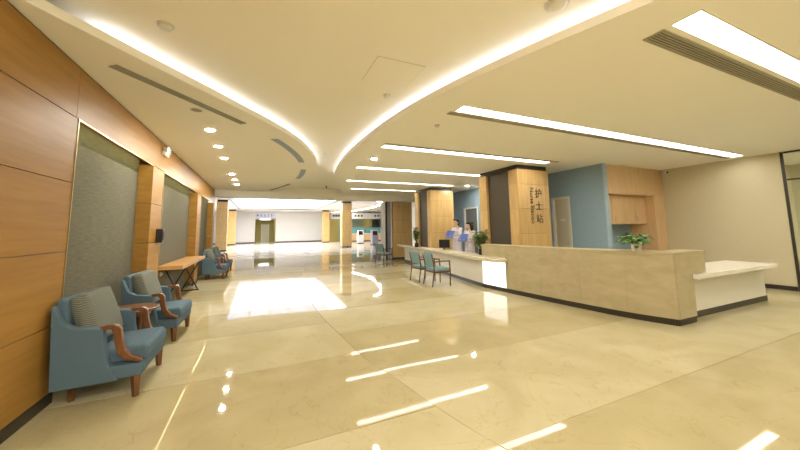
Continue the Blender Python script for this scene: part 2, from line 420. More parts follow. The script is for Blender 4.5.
# ---- right wall, glazed partition and the room behind it
struct('wall_right', bx(XR, XR+.2, 3.0, 6.3, 0, ZC), 'paint_beige', 'plain beige wall with dark baseboard')
struct('baseboard_right', bx(XR-.015, XR, 3.0, 5.415, 0, .1), 'dark_trim', 'dark baseboard under the beige wall')
win = struct('window_1', bx(XR-.004, XR+.03, 2.945, 2.995, 0, ZC), 'dark_trim', 'dark framed glazed partition at the end of the beige wall')
for y in (1.95, .9, -.15, -1.2, -2.25, -3.4): struct('mullion', bx(XR, XR+.03, y-.02, y+.02, 0, ZC), 'dark_trim', parent=win)
for z0, z1 in ((0, .1), (2.56, 2.60), (3.21, 3.25)): struct('transom', bx(XR, XR+.03, -3.4, 2.935, z0, z1), 'dark_trim', parent=win)
ys = [2.965, 1.95, .9, -.15, -1.2, -2.25, -3.4]
for a, b in zip(ys[1:], ys):
    for z0, z1 in ((.1, 2.56), (2.60, 3.21)): struct('pane', bx(XR+.011, XR+.019, a+.02, b-.02, z0, z1), 'glass', parent=win)
struct('wall_side_room', bx(14.2, 14.4, YB, 6.3, 0, ZC), 'paint_beige', 'beige wall of the side room behind the glass')
struct('wall_side_room_end', bx(XR+.2, 14.4, 3.6, 3.8, 0, ZC), 'paint_beige', 'beige end wall of the side room behind the glass')
pf = thing('picture_frame', 'dark framed notice on the wall behind the glazed partition', 'picture', (12.3, 3.58, 1.6))
b = nb(); box(b, -.4, .4, -.02, .01, .86, .90); box(b, -.4, .4, -.02, .01, -.02, .02); box(b, -.4, -.36, -.02, .01, .02, .86); box(b, .36, .4, -.02, .01, .02, .86)
obj('frame', b, 'dark_trim', pf); obj('sheet', bx(-.36, .36, -.008, .01, .02, .86), 'paper', pf)
tag(obj('side_room_lamp', bx(12.2, 13.4, .2, 1.4, ZC-.035, ZC-.002), 'room_lamp'), 'square ceiling lamp of the side room behind the glass', 'light')

# ---- blue wall, its doors
XB = 8.43
D1, D2 = (10.75, 11.75), (6.42, 7.05)
bwm = nb()
for a, b_ in ((5.39, D2[0]), (D2[1], D1[0]), (D1[1], YE)): box(bwm, XB, XB+.16, a, b_, 0, ZC)
for d in (D1, D2): box(bwm, XB, XB+.16, d[0], d[1], 2.46, ZC)
struct('wall_blue', bwm, 'paint_blue', 'slate blue wall behind the reception counter')
struct('trim_4', bx(XB-.012, XB+.14, 5.36, 5.39, 0, ZC), 'paint_pale_blue', 'pale blue corner strip at the end of the blue wall')
def door(name, d, leaf, lab):
    o = bx(XB-.02, XB+.19, d[0], d[0]+.07, 0, 2.46); box(o, XB-.02, XB+.19, d[1]-.07, d[1], 0, 2.46); box(o, XB-.02, XB+.19, d[0]+.07, d[1]-.07, 2.39, 2.46)
    dd = struct(name, o, 'door_frame', lab)
    struct('door_leaf', bx(XB+.05, XB+.10, d[0]+.07, d[1]-.07, .005, 2.39), leaf, parent=dd)
    h = tube(nb(), [(XB+.05, d[0]+.14, 1.05), (XB-.01, d[0]+.14, 1.05), (XB-.01, d[0]+.26, 1.05)], .011)
    struct('door_handle', h, 'steel', parent=dd)
    struct('door_plate', bx(XB+.042, XB+.05, (d[0]+d[1])/2-.08, (d[0]+d[1])/2+.08, 1.72, 1.80), 'paper' if leaf == 'door_cream' else 'dark_trim', parent=dd)
door('door_1', D1, 'door_grey', 'grey door in a white frame in the blue wall behind the two staff')
door('door_2', D2, 'door_cream', 'cream door in the blue wall beside the lettered column')

# ---- far hall
hc = fill2d(rect(-6.6, 17, YE+.5, 47), [rect(-1.9, 6.3, 23.6, 40.2)], ZH, ZH+.1)
struct('ceiling_hall', hc, 'ceiling_white', 'white ceiling of the hall beyond the beam')
sky = thing('skylight', 'big glowing white skylight in the ceiling of the far hall', 'skylight', (2.2, 31.9, ZH+.25))
nx, ny = 6, 8
for i in range(nx):
    for j in range(ny):
        x0 = -4.1+8.2*i/nx; y0 = -8.3+16.6*j/ny
        obj('pane', bx(x0+.04, x0+8.2/nx-.04, y0+.04, y0+16.6/ny-.04, 0, .02), 'sky_pane_edge' if j < 2 and i < 5 else 'sky_pane', sky)
for i in range(nx+1): x = -4.1+8.2*i/nx; obj('mullion', bx(x-.04, x+.04, -8.3, 8.3, -.03, .03), 'ceiling_white', sky)
for j in range(ny+1): y = -8.3+16.6*j/ny; obj('mullion', bx(-4.1, 4.1, y-.04, y+.04, -.035, .035), 'ceiling_white', sky)
b = nb(); box(b, -4.13, -4.1, -8.33, 8.33, -.25, .04); box(b, 4.1, 4.13, -8.33, 8.33, -.25, .04); box(b, -4.1, 4.1, -8.33, -8.3, -.25, .04); box(b, -4.1, 4.1, 8.3, 8.33, -.25, .04)
obj('skylight_frame', b, 'ceiling_white', sky)
tag(obj('ceiling_track', bx(-2.35, -2.15, 23, 40.5, ZH-.03, ZH-.001), 'diffuser_grey'), 'long grey track in the hall ceiling beside the skylight', 'track')
FX0, FX1, FZ = -.62, 1.92, 3.25
b = nb(); box(b, -6.6, FX0, YH, YH+.2, 0, ZH); box(b, FX1, 8.3, YH, YH+.2, 0, ZH); box(b, FX0, FX1, YH, YH+.2, FZ, ZH)
struct('wall_far', b, 'paint_white', 'plain white end wall of the far hall')
struct('baseboard_far', bx(-6.4, FX0, YH-.02, YH, 0, .12), 'dark_trim', 'dark baseboard of the far white wall')
struct('baseboard_far_end', bx(FX1, 8.3, YH-.02, YH, 0, .12), 'dark_trim', 'dark baseboard of the far white wall')
# passage behind the far doorway
b = nb(); box(b, FX0-.2, FX0, YH+.2, YH+7, 0, FZ); box(b, FX1, FX1+.2, YH+.2, YH+7, 0, FZ); box(b, FX0-.2, FX1+.2, YH+7, YH+7.2, 0, FZ)
struct('wall_passage', b, 'yellow_wall', 'olive walls of the passage behind the far doorway')
struct('ceiling_passage', bx(FX0, FX1, YH+.2, YH+7, FZ, FZ+.1), 'ceiling_white', 'ceiling of the far passage')
struct('floor_passage', bx(FX0, FX1, YH+1.9, YH+7, -.1, 0), 'hall_floor', 'floor of the far passage')
tag(obj('passage_lamp', bx(FX0+.6, FX1-.6, YH+2, YH+5, FZ-.04, FZ-.005), 'passage_lamp'), 'ceiling lamp in the passage behind the far doorway', 'light')
d3 = struct('door_3', bx(.25, 1.2, YH+6.9, YH+6.98, 0, 2.6), 'door_cream', 'pale door at the end of the far passage')
struct('door_frame', bx(.15, .25, YH+6.88, YH+6.98, 0, 2.7), 'door_frame', parent=d3); struct('door_frame', bx(1.2, 1.3, YH+6.88, YH+6.98, 0, 2.7), 'door_frame', parent=d3)
sg = thing('doorway_sign', 'glowing white sign board with blue lettering above the far doorway', 'sign', (.65, YH-.03, 3.28))
obj('board', bx(-1.26, 1.26, -.05, .03, 0, .82), 'sign_white', sg)
FT = Matrix.Rotation(PI/2, 4, 'X')
for k in range(4):                                   # four blue characters, too small to read in the photograph
    x = -.52+k*.42; b = nb(); box(b, x-.14, x+.14, -.06, -.05, .50, .54); box(b, x-.02, x+.02, -.06, -.05, .22, .50); box(b, x-.12, x-.02, -.06, -.05, .36, .40); box(b, x+.02, x+.12, -.06, -.05, .36, .40); box(b, x-.14, x-.02, -.06, -.05, .22, .26); box(b, x+.02, x+.14, -.06, -.05, .22, .26)
    bmesh.ops.remove_doubles(b, verts=b.verts[:], dist=.001); obj('lettering', b, 'sign_blue', sg)
b = nb(); box(b, -1.02, -.94, -.06, -.05, .24, .52); box(b, -1.12, -.84, -.06, -.05, .34, .42); obj('cross_mark', b, 'sign_blue', sg)
# registration bay to the right of the hall
struct('wall_bay_fascia', bx(8.6, 17, 42, 42.3, 3.05, 3.86), 'paint_white', 'white fascia above the registration windows')
struct('wall_bay_back', bx(9.9, 17, 45.8, 46, 0, ZH), 'teal_wall', 'pale teal back wall of the registration bay')
struct('wall_bay_side', bx(8.3, 9.95, 43.5, 43.7, 0, 3.05), 'yellow_wall', 'olive yellow panelled wall beside the registration bay')
struct('wall_hall_right', bx(16.8, 17, 15, 46, 0, ZH), 'paint_white', 'white side wall of the hall')
struct('wall_bay_end', bx(14.1, 14.5, 42.3, 45.8, 0, ZH), 'yellow_wall', 'yellow partition in the registration bay')
for i, x in enumerate((9.0, 9.35, 9.7, 12.0, 12.45, 12.9, 14.9, 15.35, 15.8)):
    tag(obj('window_number_sign', bx(x-.13, x+.13, 41.96, 42, 3.36, 3.6), 'dark_trim'), 'small dark number plate on the white fascia above the registration windows', 'sign', 'number plates on the fascia')
rc = thing('registration_counter', 'long teal fronted registration counter in the far bay', 'counter', (13.4, 41.2, 0))
obj('plinth', bx(-2.8, 3.2, -.4, .4, 0, .12), 'dark_trim', rc); obj('counter_body', bx(-2.8, 3.2, -.45, .45, .12, 1.0), 'wood_closet', rc)
obj('counter_top', bx(-2.85, 3.25, -.5, .5, 1.0, 1.06), 'slab_white', rc)
for i in range(5): tag(obj('glass_screen', bx(10.65+i*1.2, 11.75+i*1.2, 40.78, 40.80, 1.06, 1.85), 'teal_glass'), 'teal glass screen standing on the registration counter', 'screen', 'glass screens on the registration counter')
def screen(loc, rz, label, s=1.0, group=None):
    t = thing('computer_monitor', label, 'monitor', loc, rz, group)
    obj('stand_base', lathe(nb(), [(.10*s, 0), (.10*s, .012), (.03*s, .02)], 20), 'black_plastic', t, True)
    obj('stand_neck', bx(-.03*s, -.005*s, -.025*s, .025*s, .015, .2*s), 'black_plastic', t)
    obj('casing', bx(-.01*s, .025*s, -.26*s, .26*s, .09*s, .43*s), 'black_plastic', t, bevel=.006)
    obj('screen', bx(.025*s, .028*s, -.245*s, .245*s, .105*s, .415*s), 'screen_dark', t)
    return t
screen((12.1, 41.25, 1.06), PI/2, 'dark monitor on the registration counter in the far bay', 1.2, 'monitors on the registration counter')
screen((12.95, 41.25, 1.06), PI/2, 'dark monitor on the registration counter in the far bay', 1.2, 'monitors on the registration counter')
def kiosk(loc, m, label):
    t = thing('service_kiosk', label, 'kiosk', loc, -PI/2)
    obj('base', bx(-.3, .3, -.35, .35, 0, .08), 'dark_trim', t)
    b = prism_y(nb(), [(-.28, .08), (.28, .08), (.28, .9), (.12, 1.5), (-.28, 1.5)], -.32, .32); obj('casing', b, m, t, bevel=.02)
    b = prism_y(nb(), [(.262, .98), (.27, .98), (.132, 1.45), (.122, 1.45)], -.24, .24); obj('screen', b, 'screen_dark', t)
    return t
kiosk((10.45, 34.6, 0), 'white_plastic', 'white self-service kiosk in front of the registration counter')
kiosk((10.75, 30.6, 0), 'lavender_metal', 'lavender grey self-service kiosk nearer the wood column')
HA = crom([(9.2, 26.3), (10.3, 27.5), (11.0, 29.4), (11.75, 33), (11.9, 37), (11.4, 42), (9.6, 46)], 8)
tag(obj('curved_hall_light', ribbon(nb(), offset(HA, -.16), offset(HA, .16), ZH-.016, ZH-.002), 'cove_led_hall'), 'curved glowing light band in the hall ceiling before the registration bay', 'light')

# ---- wood clad columns
def wood_column(name, label, x0, x1, y0, y1, zt, rows, recess=None, lm='wood_pale', group=None):
    t = thing(name, label, 'column', ((x0+x1)/2, (y0+y1)/2, 0), 0, group); hx, hy = (x1-x0)/2, (y1-y0)/2
    obj('plinth', bx(-hx+.015, hx-.015, -hy+.015, hy-.015, 0, .1), 'dark_trim', t)
    obj('top_band', bx(-hx+.03, hx-.03, -hy+.03, hy-.03, rows[-1], zt), 'dark_trim', t)
    k = .09 if recess else .02
    obj('core', bx(-hx+k, hx-k, -hy+k, hy-k, .1, rows[-1]), 'bronze', t)
    for a, b in zip(rows, rows[1:]):
        a, b = a+.003, b-.003
        obj('wood_panel', bx(-hx, hx, -hy, -hy+.02, a, b), lm, t, bevel=.002, seg=1)
        obj('wood_panel', bx(-hx, hx, hy-.02, hy, a, b), lm, t, bevel=.002, seg=1)
        for s in (-1, 1):
            xa, xb = sorted((s*hx, s*(hx-.02)))
            if recess:
                obj('wood_panel', bx(*sorted((s*hx, s*(hx-.09))), -hy+.02, -hy+recess, a, b), lm, t, bevel=.002, seg=1)
                obj('wood_panel', bx(*sorted((s*hx, s*(hx-.09))), hy-recess, hy-.02, a, b), lm, t, bevel=.002, seg=1)
            else: obj('wood_panel', bx(xa, xb, -hy+.02, hy-.02, a, b), lm, t, bevel=.002, seg=1)
    return t
CR = [.1, .715, 1.38, 2.055, 2.715, 3.13]
c1 = wood_column('wood_column', 'wood clad column with dark station lettering beside the stone counter', 6.27, 7.42, 6.28, 7.9, ZC, CR, .34)
wood_column('wood_column', 'wood clad column with dark recessed side standing behind the black monitor', 6.32, 7.42, 11.08, 12.5, ZC, CR, .30)
wood_column('wood_column', 'wood clad column at the far end of the low counter beside grey partition', 6.3, 7.4, 15.02, 16.4, 3.6, CR+[3.2], .30)
HR = [.1, .76, 1.42, 2.08, 2.74, 3.40, 3.95]
wood_column('hall_column', 'wood clad hall column just past the end of the panelled wall', -3.2, -2.42, 28.6, 29.4, ZH, HR)
wood_column('hall_column', 'wood clad hall column close to the far white wall near the doorway sign', -3.45, -2.6, 41.2, 42, ZH, HR)
wood_column('hall_column', 'wood clad hall column against the far white wall beside the registration bay', 7.3, 8.15, 40.6, 41.4, ZH, HR)
wood_column('hall_column', 'wood clad hall column standing before the registration bay', 6.68, 7.55, 27.6, 28.4, ZH, HR)
pt = thing('folding_partition', 'stacked grey metal folding partition beside the end column', 'partition', (6.02, 15.2, 0))
for i, (a, b, m) in enumerate(((-.20, -.13, 'paint_white'), (-.12, -.03, 'dark_trim'), (-.02, .06, 'lavender_metal'), (.07, .15, 'lavender_metal'), (.16, .24, 'paint_white'))):
    obj('partition_leaf', bx(a, b, -.15-.02*(i % 2), .35, .01, 2.96), m, pt, bevel=.006)
sign = thing('station_sign', 'dark vertical lettering reading nurse station on the wood column', 'sign', (7.0, 6.277, 2.11))
for ch, z in (('护', .345), ('士', 0), ('站', -.345)):
    obj('lettering', xform(text_mesh(ch, .27, .006), Matrix.Translation((.0, 0, z)) @ FT), 'letter', sign)
for word, z in (('Nurse', .30), ('Station', -.215)): obj('lettering', xform(text_mesh(word, .18, .006), Matrix.Translation((-.25, 0, z)) @ FT @ Matrix.Rotation(-PI/2, 4, 'Z')), 'letter', sign)

# ---- ceiling fittings
def strip_light(i, lab):
    x0, x1, y0, y1 = STRIPS[i]
    t = thing('linear_ceiling_light', lab, 'light', ((x0+x1)/2, (y0+y1)/2, ZC), 0, None); hx, hy = (x1-x0)/2, (y1-y0)/2
    obj('diffuser', bx(-hx+.012, hx-.012, -hy+.012, hy-.012, .045, .06), 'lamp', t)
    b = nb(); box(b, -hx, hx, -hy, -hy+.012, -.004, .08); box(b, -hx, hx, hy-.012, hy, -.004, .08); box(b, -hx, -hx+.012, -hy+.012, hy-.012, -.004, .08); box(b, hx-.012, hx, -hy+.012, hy-.012, -.004, .08)
    obj('frame', b, 'ceiling_white', t)
for i, l in enumerate(('added linear fill light closest to the beige back wall', 'linear ceiling light beside the broad slatted air grille', 'long linear ceiling light running to the beige wall', 'linear ceiling light ending in front of the lettered column',
                       'linear ceiling light between the lettered column and the second column', 'linear ceiling light reaching the column behind the monitor', 'linear ceiling light closest to the ceiling beam')):
    strip_light(i, l)
def grille(x0, x1, y0, y1, n, lab):
    t = thing('air_grille', lab, 'vent', ((x0+x1)/2, (y0+y1)/2, ZC), 0, None); hx, hy = (x1-x0)/2, (y1-y0)/2
    obj('backing', bx(-hx, hx, -hy, hy, -.004, -.001), 'grille_dark', t)
    b = nb(); box(b, -hx, hx, -hy-.012, -hy, -.012, -.001); box(b, -hx, hx, hy, hy+.012, -.012, -.001); box(b, -hx-.012, -hx, -hy-.012, hy+.012, -.012, -.001); box(b, hx, hx+.012, -hy-.012, hy+.012, -.012, -.001)
    obj('frame', b, 'grille_slat', t)
    for k in range(n):
        y = -hy + (k+.5)*2*hy/n; obj('slat', bx(-hx, hx, y-.006, y+.006, -.012, -.004), 'grille_slat', t)
grille(3.17, 10.9, 1.395, 1.54, 6, 'broad six slat air grille beside a linear ceiling light')
grille(2.50, 10.9, 3.725, 3.80, 3, 'narrow air grille beside the linear light running to the beige wall')
grille(2.24, 7.1, 5.64, 5.71, 3, 'narrow air grille beside the linear light in front of the lettered column')
def slot(P, y0, y1, wd, lab, m='diffuser_grey'):
    q = between(P, y0, y1) if not isinstance(P, tuple) else [Vector(P[0]), Vector(P[1])]
    t = tag(obj('slot_diffuser', ribbon(nb(), offset(q, -wd/2), offset(q, wd/2), ZC-.006, ZC-.001), m), lab, 'vent')
    for s in (-1, 0, 1):
        obj('slat', ribbon(nb(), offset(q, s*wd*.33-.005), offset(q, s*wd*.33+.005), ZC-.012, ZC-.006), m, t)
SL = offset(LE, -.36)
slot(((-1.42, 3.94), (-.29, 5.38)), 0, 0, .12, 'long straight slot diffuser in the ceiling beside the wood wall', 'diffuser_slat')
slot(SL, 6.1, 8.0, .14, 'curved blue grey slot diffuser following the bulge of the ceiling edge')
slot(SL, 8.95, 10.6, .14, 'short curved grey slot diffuser between the bulge and the beam')
slot(SL, 11.9, 13.9, .10, 'thin slot diffuser closest to the ceiling beam', 'diffuser_slat')
def downlight(x, y, z, lab, grp=None, r=.065, m='downlight'):
    t = thing('downlight', lab, 'light', (x, y, z), 0, grp)
    b = lathe(nb(), [(r+.02, -.006), (r+.02, -.001), (r, -.001), (r, -.006)], 20); obj('rim', b, 'ceiling_white', t)
    obj('lens', lathe(nb(), [(r*.97, -.0085), (r, -.0062)], 20), m, t)
for k in (0, 1, 2, 4, 5, 6): downlight(-.81, 5.92+1.114*k, ZC, 'round recessed downlight in the row along the wood wall', 'downlights along the wood wall')
downlight(2.46, 6.99, ZC, 'single round downlight between the linear lights'); downlight(7.6, 10.3, ZC, 'round downlight in front of the blue wall')
for x, y in ((-.8, -2.4), (-.8, -.3), (1.3, -2.4), (1.3, -.3)): downlight(x, y, ZR, 'added large round fill downlight in the raised ceiling near the back wall', 'added fill downlights in the raised ceiling', .11, 'downlight_fill')  # out-of-view downlights added to brighten the room evenly
def disc(x, y, z, r, lab, cat='smoke detector', name='smoke_detector'):
    t = thing(name, lab, cat, (x, y, z))
    obj('base', lathe(nb(), [(r, -.012), (r, -.001)], 24), 'white_plastic', t)
    obj('cap', lathe(nb(), [(r*.45, -.045), (r*.72, -.034), (r*.8, -.012)], 24), 'white_plastic', t, True)
disc(1.59, 3.96, ZR, .055, 'small round smoke detector in the middle of the raised ceiling')
disc(2.26, 1.71, ZR, .10, 'large round smoke detector beside the curved cove over the counter')
disc(-.85, 3.33, ZR, .07, 'round smoke detector on the raised ceiling beside the wood wall cove')
disc(1.45, 7.72, ZR, .07, 'round smoke detector in the neck between the coves')
disc(2.73, 9.42, ZC, .06, 'small smoke detector between the linear lights near the cove edge')
disc(2.62, 4.31, ZC, .045, 'tiny round detector beside the linear light running to the beige wall')
ud = thing('downlight', 'unlit round downlight beside the long straight slot diffuser', 'light', (-.86, 5.0, ZC))
obj('rim', lathe(nb(), [(.085, -.006), (.085, -.001), (.065, -.001), (.065, -.006)], 20), 'ceiling_white', ud); obj('lens', lathe(nb(), [(.063, -.0085), (.065, -.0062)], 20), 'diffuser_slat', ud)
ap = thing('access_panel', 'square access hatch set flush in the raised ceiling', 'hatch', (1.43, 3.36, ZR))
obj('gap_frame', bx(-.30, .30, -.30, .30, -.0025, -.0005), 'grille_slat', ap); obj('hatch_board', bx(-.296, .296, -.296, .296, -.005, -.0025), 'ceiling', ap)
tag(obj('sprinkler_head', tube(tube(nb(), [(2.55, 13.4, ZR), (2.55, 13.4, ZR-.09)], .018), [(2.55, 13.4, ZR-.09), (2.55, 13.4, ZR-.10)], .04), 'dark_metal'), 'small dark sprinkler head near the ceiling beam', 'sprinkler')
cm = thing('security_camera', 'small white security camera in the corner above the cabinet', 'camera', (11.22, 5.30, ZC))
obj('mount', tube(nb(), [(0, 0, 0), (0, 0, -.07)], .02), 'white_plastic', cm); obj('body', tube(nb(), [(.02, .03, -.09), (-.08, -.11, -.12)], .035, 12), 'white_plastic', cm); obj('lens', tube(nb(), [(-.08, -.11, -.12), (-.087, -.12, -.122)], .028, 12), 'black_plastic', cm)

# ---- fittings on the left wall
em = thing('emergency_light', 'white twin head emergency light high on the wood wall', 'light', (W, 7.18, 3.0))
obj('housing', bx(0, .06, -.14, .14, 0, .08), 'white_plastic', em, bevel=.01)
for s in (-1, 1): obj('lamp_head', tube(nb(), [(.02, s*.09, .12), (.09, s*.10, .11)], [.045, .06], 14), 'white_plastic', em)
dv = thing('wall_dispenser', 'small black dispenser box on the wood pier between the niches', 'dispenser', (W, 7.08, 1.37))
obj('body', bx(0, .10, -.09, .09, 0, .25), 'black_plastic', dv, bevel=.012); obj('front_plate', bx(.10, .106, -.06, .06, .04, .20), 'dark_metal', dv)
sk = thing('wall_socket', 'small white wall socket under the console table', 'socket', (-1.925, 8.35, .62))
obj('plate', bx(0, .012, -.045, .045, 0, .09), 'white_plastic', sk); obj('plug', bx(.012, .045, -.02, .02, .02, .07), 'white_plastic', sk)

# ================================================================ RECEPTION COUNTER
# tall stone section
SF = crom([(5.93, 2.80), (5.72, 3.45), (5.60, 4.3), (5.53, 5.0), (5.46, 5.9), (5.40, 6.80)], 8)
st = thing('stone_counter', 'tall beige stone clad counter with a dark plinth', 'counter', (0, 0, 0))
SZ = 1.10
ends = [2.80, 3.42, 4.18, 5.02, 6.0, 6.80]
def strip_front(P, y0, y1, z0, z1, th, g=.0015):
    q = between(P, y0+g, y1-g); return ribbon(nb(), q, [p+Vector((th, 0)) for p in q], z0, z1)
for k, (a, b) in enumerate(zip(ends, ends[1:])):
    z0 = .83 if k == 4 else .10
    obj('stone_panel', strip_front(SF, a, b, z0, SZ-.03, .03), 'stone', st)
obj('stone_panel', bx(5.965, 6.45, 2.80, 2.83, .10, .765), 'stone', st)
obj('stone_panel', bx(5.965, 6.86, 2.80, 2.83, .768, SZ-.03), 'stone', st)
q = between(SF, 2.83, 6.79)
obj('core', ribbon(nb(), [p+Vector((.032, 0)) for p in q], [p+Vector((.30, 0)) for p in q], .10, SZ-.03), 'laminate_white', st)
obj('core_return', bx(6.24, 6.45, 2.832, 3.12, .10, .765), 'laminate_white', st)
obj('core_return', bx(6.24, 6.86, 2.832, 3.12, .768, SZ-.03), 'laminate_white', st)
top = [(p.x-.01, p.y) for p in between(SF, 2.79, 6.81)] + [(at_y(SF, 6.81)+.34, 6.81), (at_y(SF, 4.5)+.34, 4.5), (6.27, 3.14), (6.88, 3.14), (6.88, 2.79)]
obj('stone_top', prism(nb(), top, SZ-.03, SZ+.02), 'stone', st, bevel=.004)
q = between(SF, 2.83, 6.79)
pl = [(p.x+.012, p.y) for p in q] + [(p.x+.28, p.y) for p in q[::-1]]
obj('plinth', ribbon(nb(), [p+Vector((.012, 0)) for p in q], [p+Vector((.28, 0)) for p in q], 0, .10), 'dark_trim', st)
obj('plinth', bx(5.95, 6.45, 2.812, 3.1, 0, .10), 'dark_trim', st)
# low curved section
BF = crom([(5.40, 6.80), (5.55, 7.8), (5.82, 9.5), (6.08, 11.2), (6.32, 13.0), (6.42, 13.9)], 8)
DE = crom([(5.40, 5.90), (5.20, 6.02), (5.17, 6.5), (5.28, 7.4), (5.47, 8.5), (5.70, 10.0), (5.93, 11.4), (6.08, 12.8), (6.2, 14.25)], 8)
lo = thing('low_counter', 'long curved low reception counter with white front and cream top', 'counter', (0, 0, 0))
lpn = obj('light_panel', strip_front(SF, 6.005, 6.78, .10, .715, .03), 'light_panel', lo); lpn['label'] = 'glowing white square light panel'
le = [6.80, 8.55, 10.35, 12.15, 13.9]
for a, b in zip(le, le[1:]): obj('front_panel', strip_front(BF, a, b, .10, .715, .03, .003), 'laminate_white', lo)
q = between(BF, 6.84, 13.88); obj('plinth', ribbon(nb(), [p+Vector((.02, 0)) for p in q], [p+Vector((.075, 0)) for p in q], 0, .10), 'dark_trim', lo)
obj('carcass', ribbon(nb(), [p+Vector((.034, 0)) for p in q], [p+Vector((.08, 0)) for p in q], .10, .715), 'laminate_white', lo)
dp = [(p.x, p.y) for p in DE]
inner = [Vector((at_y(SF, max(p.y, 5.5))-.014 if p.y < 6.83 else at_y(DE, p.y)+.60 if p.y < 10.4 else min(at_y(DE, p.y)+.60, 6.30), p.y)) for p in DE]
obj('counter_top', prism(nb(), dp + [(p.x, p.y) for p in inner[::-1]], .72, .80), 'stone_cream', lo, bevel=.006)
# white desk at the near end
wd = thing('white_desk', 'white desk with thick white top at the end of the stone counter', 'desk', (0, 0, 0))
obj('desk_top', prism(nb(), [(6.40, 2.72), (9.42, 2.72), (9.42, 3.5), (6.455, 3.5), (6.455, 2.785), (6.40, 2.785)], .685, .76), 'slab_white', wd, bevel=.006)
obj('front_panel', bx(6.46, 9.48, 2.95, 2.98, .10, .684), 'laminate_white', wd)
obj('side_panel', bx(9.45, 9.48, 2.98, 3.48, .0, .684), 'laminate_white', wd)
obj('plinth', bx(6.46, 9.49, 2.94, 2.97, 0, .10), 'dark_trim', wd)

# ---- things on the counters
def leaf(bm, base, direc, ln, wd, droop=.3):
    d = Vector(direc).normalized(); up = Vector((0, 0, 1)); s = d.cross(up)
    s = s.normalized() if s.length > 1e-3 else Vector((1, 0, 0)); b = Vector(base); n = s.cross(d)
    pts = []
    for t, w in ((0, .08), (.25, .8), (.5, 1), (.78, .6), (1, .02)):
        c = b + d*ln*t - up*droop*ln*t*t
        pts.append((bm.verts.new(c - s*wd*w/2 + n*.12*wd*w), bm.verts.new(c), bm.verts.new(c + s*wd*w/2 + n*.12*wd*w)))
    for a, c in zip(pts, pts[1:]):
        bm.faces.new((a[0], a[1], c[1], c[0])); bm.faces.new((a[1], a[2], c[2], c[1]))
def tall_plant(loc, label, h=.62, sd=1, sp=.16, ns=14, big=1.0):
    rnd = random.Random(sd); t = thing('potted_plant', label, 'plant', loc)
    obj('vase', lathe(nb(), [(.075, 0), (.085, .02), (.08, .16), (.07, .17)], 20), 'vase_dark', t, True)
    sb, fb = nb(), nb()
    for k in range(ns):
        a = rnd.uniform(0, 2*PI); r = rnd.uniform(.2, 1)*sp; H = h*rnd.uniform(.62, 1)
        path = [Vector((.03*math.cos(a), .03*math.sin(a), .12)), Vector((r*.45*math.cos(a), r*.45*math.sin(a), .12+H*.45)), Vector((r*math.cos(a), r*math.sin(a), H))]
        tube(sb, path, .006, 6)
        for j in range(9):
            f = .3+.7*j/8; p = path[0].lerp(path[1], min(1, f*2)) if f < .5 else path[1].lerp(path[2], f*2-1)
            b = rnd.uniform(0, 2*PI); leaf(fb, p, (math.cos(b), math.sin(b), rnd.uniform(.1, .9)), big*rnd.uniform(.09, .15), big*rnd.uniform(.05, .075))
    obj('stems', sb, 'leaf', t); obj('foliage', fb, 'leaf_pale', t, kind='stuff')
tall_plant((5.98, 11.75, .80), 'tall slim leafy plant in a dark vase at the far end of the low counter', .86, 3, .17, 18, 1.5)
tall_plant((5.72, 7.22, .80), 'bushy variegated plant in a dark vase beside the tall stone counter', .66, 5, .24, 40, 1.25)
pp = thing('potted_plant', 'bushy green plant in a white heart pot on the stone counter', 'plant', (5.90, 3.30, SZ+.02))
obj('pot', lathe(nb(), [(.055, 0), (.062, .005), (.085, .125), (.075, .128)], 24), 'pot_white', pp, True)
hb = nb()
hp = [Vector((.034*16*math.sin(t)**3/16, 0, .034*(13*math.cos(t)-5*math.cos(2*t)-2*math.cos(3*t)-math.cos(4*t))/16)) for t in [2*PI*i/28 for i in range(28)]]
ang = math.atan2(-3.42, -5.93)
for dd in (.0, .006): pass
v1 = [hb.verts.new((q.x, -.076, q.z+.07)) for q in hp]; v2 = [hb.verts.new((q.x, -.0885, q.z+.07)) for q in hp]
hb.faces.new(v1); hb.faces.new(v2[::-1])
for i in range(28): hb.faces.new((v1[i], v1[(i+1) % 28], v2[(i+1) % 28], v2[i]))
xform(hb, Matrix.Rotation(ang+PI/2, 4, 'Z')); obj('heart_mark', hb, 'leaf', pp)
obj('soil', lathe(nb(), [(.07, .118), (.07, .12)], 20), 'soil', pp)
fb, sb = nb(), nb(); rnd = random.Random(11)
for k in range(120):
    a = rnd.uniform(0, 2*PI); e = rnd.uniform(.1, 1.35); r = rnd.uniform(.05, .20)
    tip = Vector((math.cos(a)*math.cos(e)*r*1.25, math.sin(a)*math.cos(e)*r*1.25, .13+math.sin(e)*r*.85+.01))
    if k % 4 == 0: tube(sb, [(0, 0, .118), tip*.5+Vector((0, 0, .07)), tip], .004, 5)
    leaf(fb, tip, (math.cos(a), math.sin(a), rnd.uniform(-.2, .5)), rnd.uniform(.08, .13), rnd.uniform(.06, .085), .5)
obj('stems', sb, 'leaf', pp); obj('foliage', fb, 'leaf', pp, kind='stuff')
screen((5.98, 9.58, .80), math.radians(25), 'black computer monitor on the low curved counter', .84)

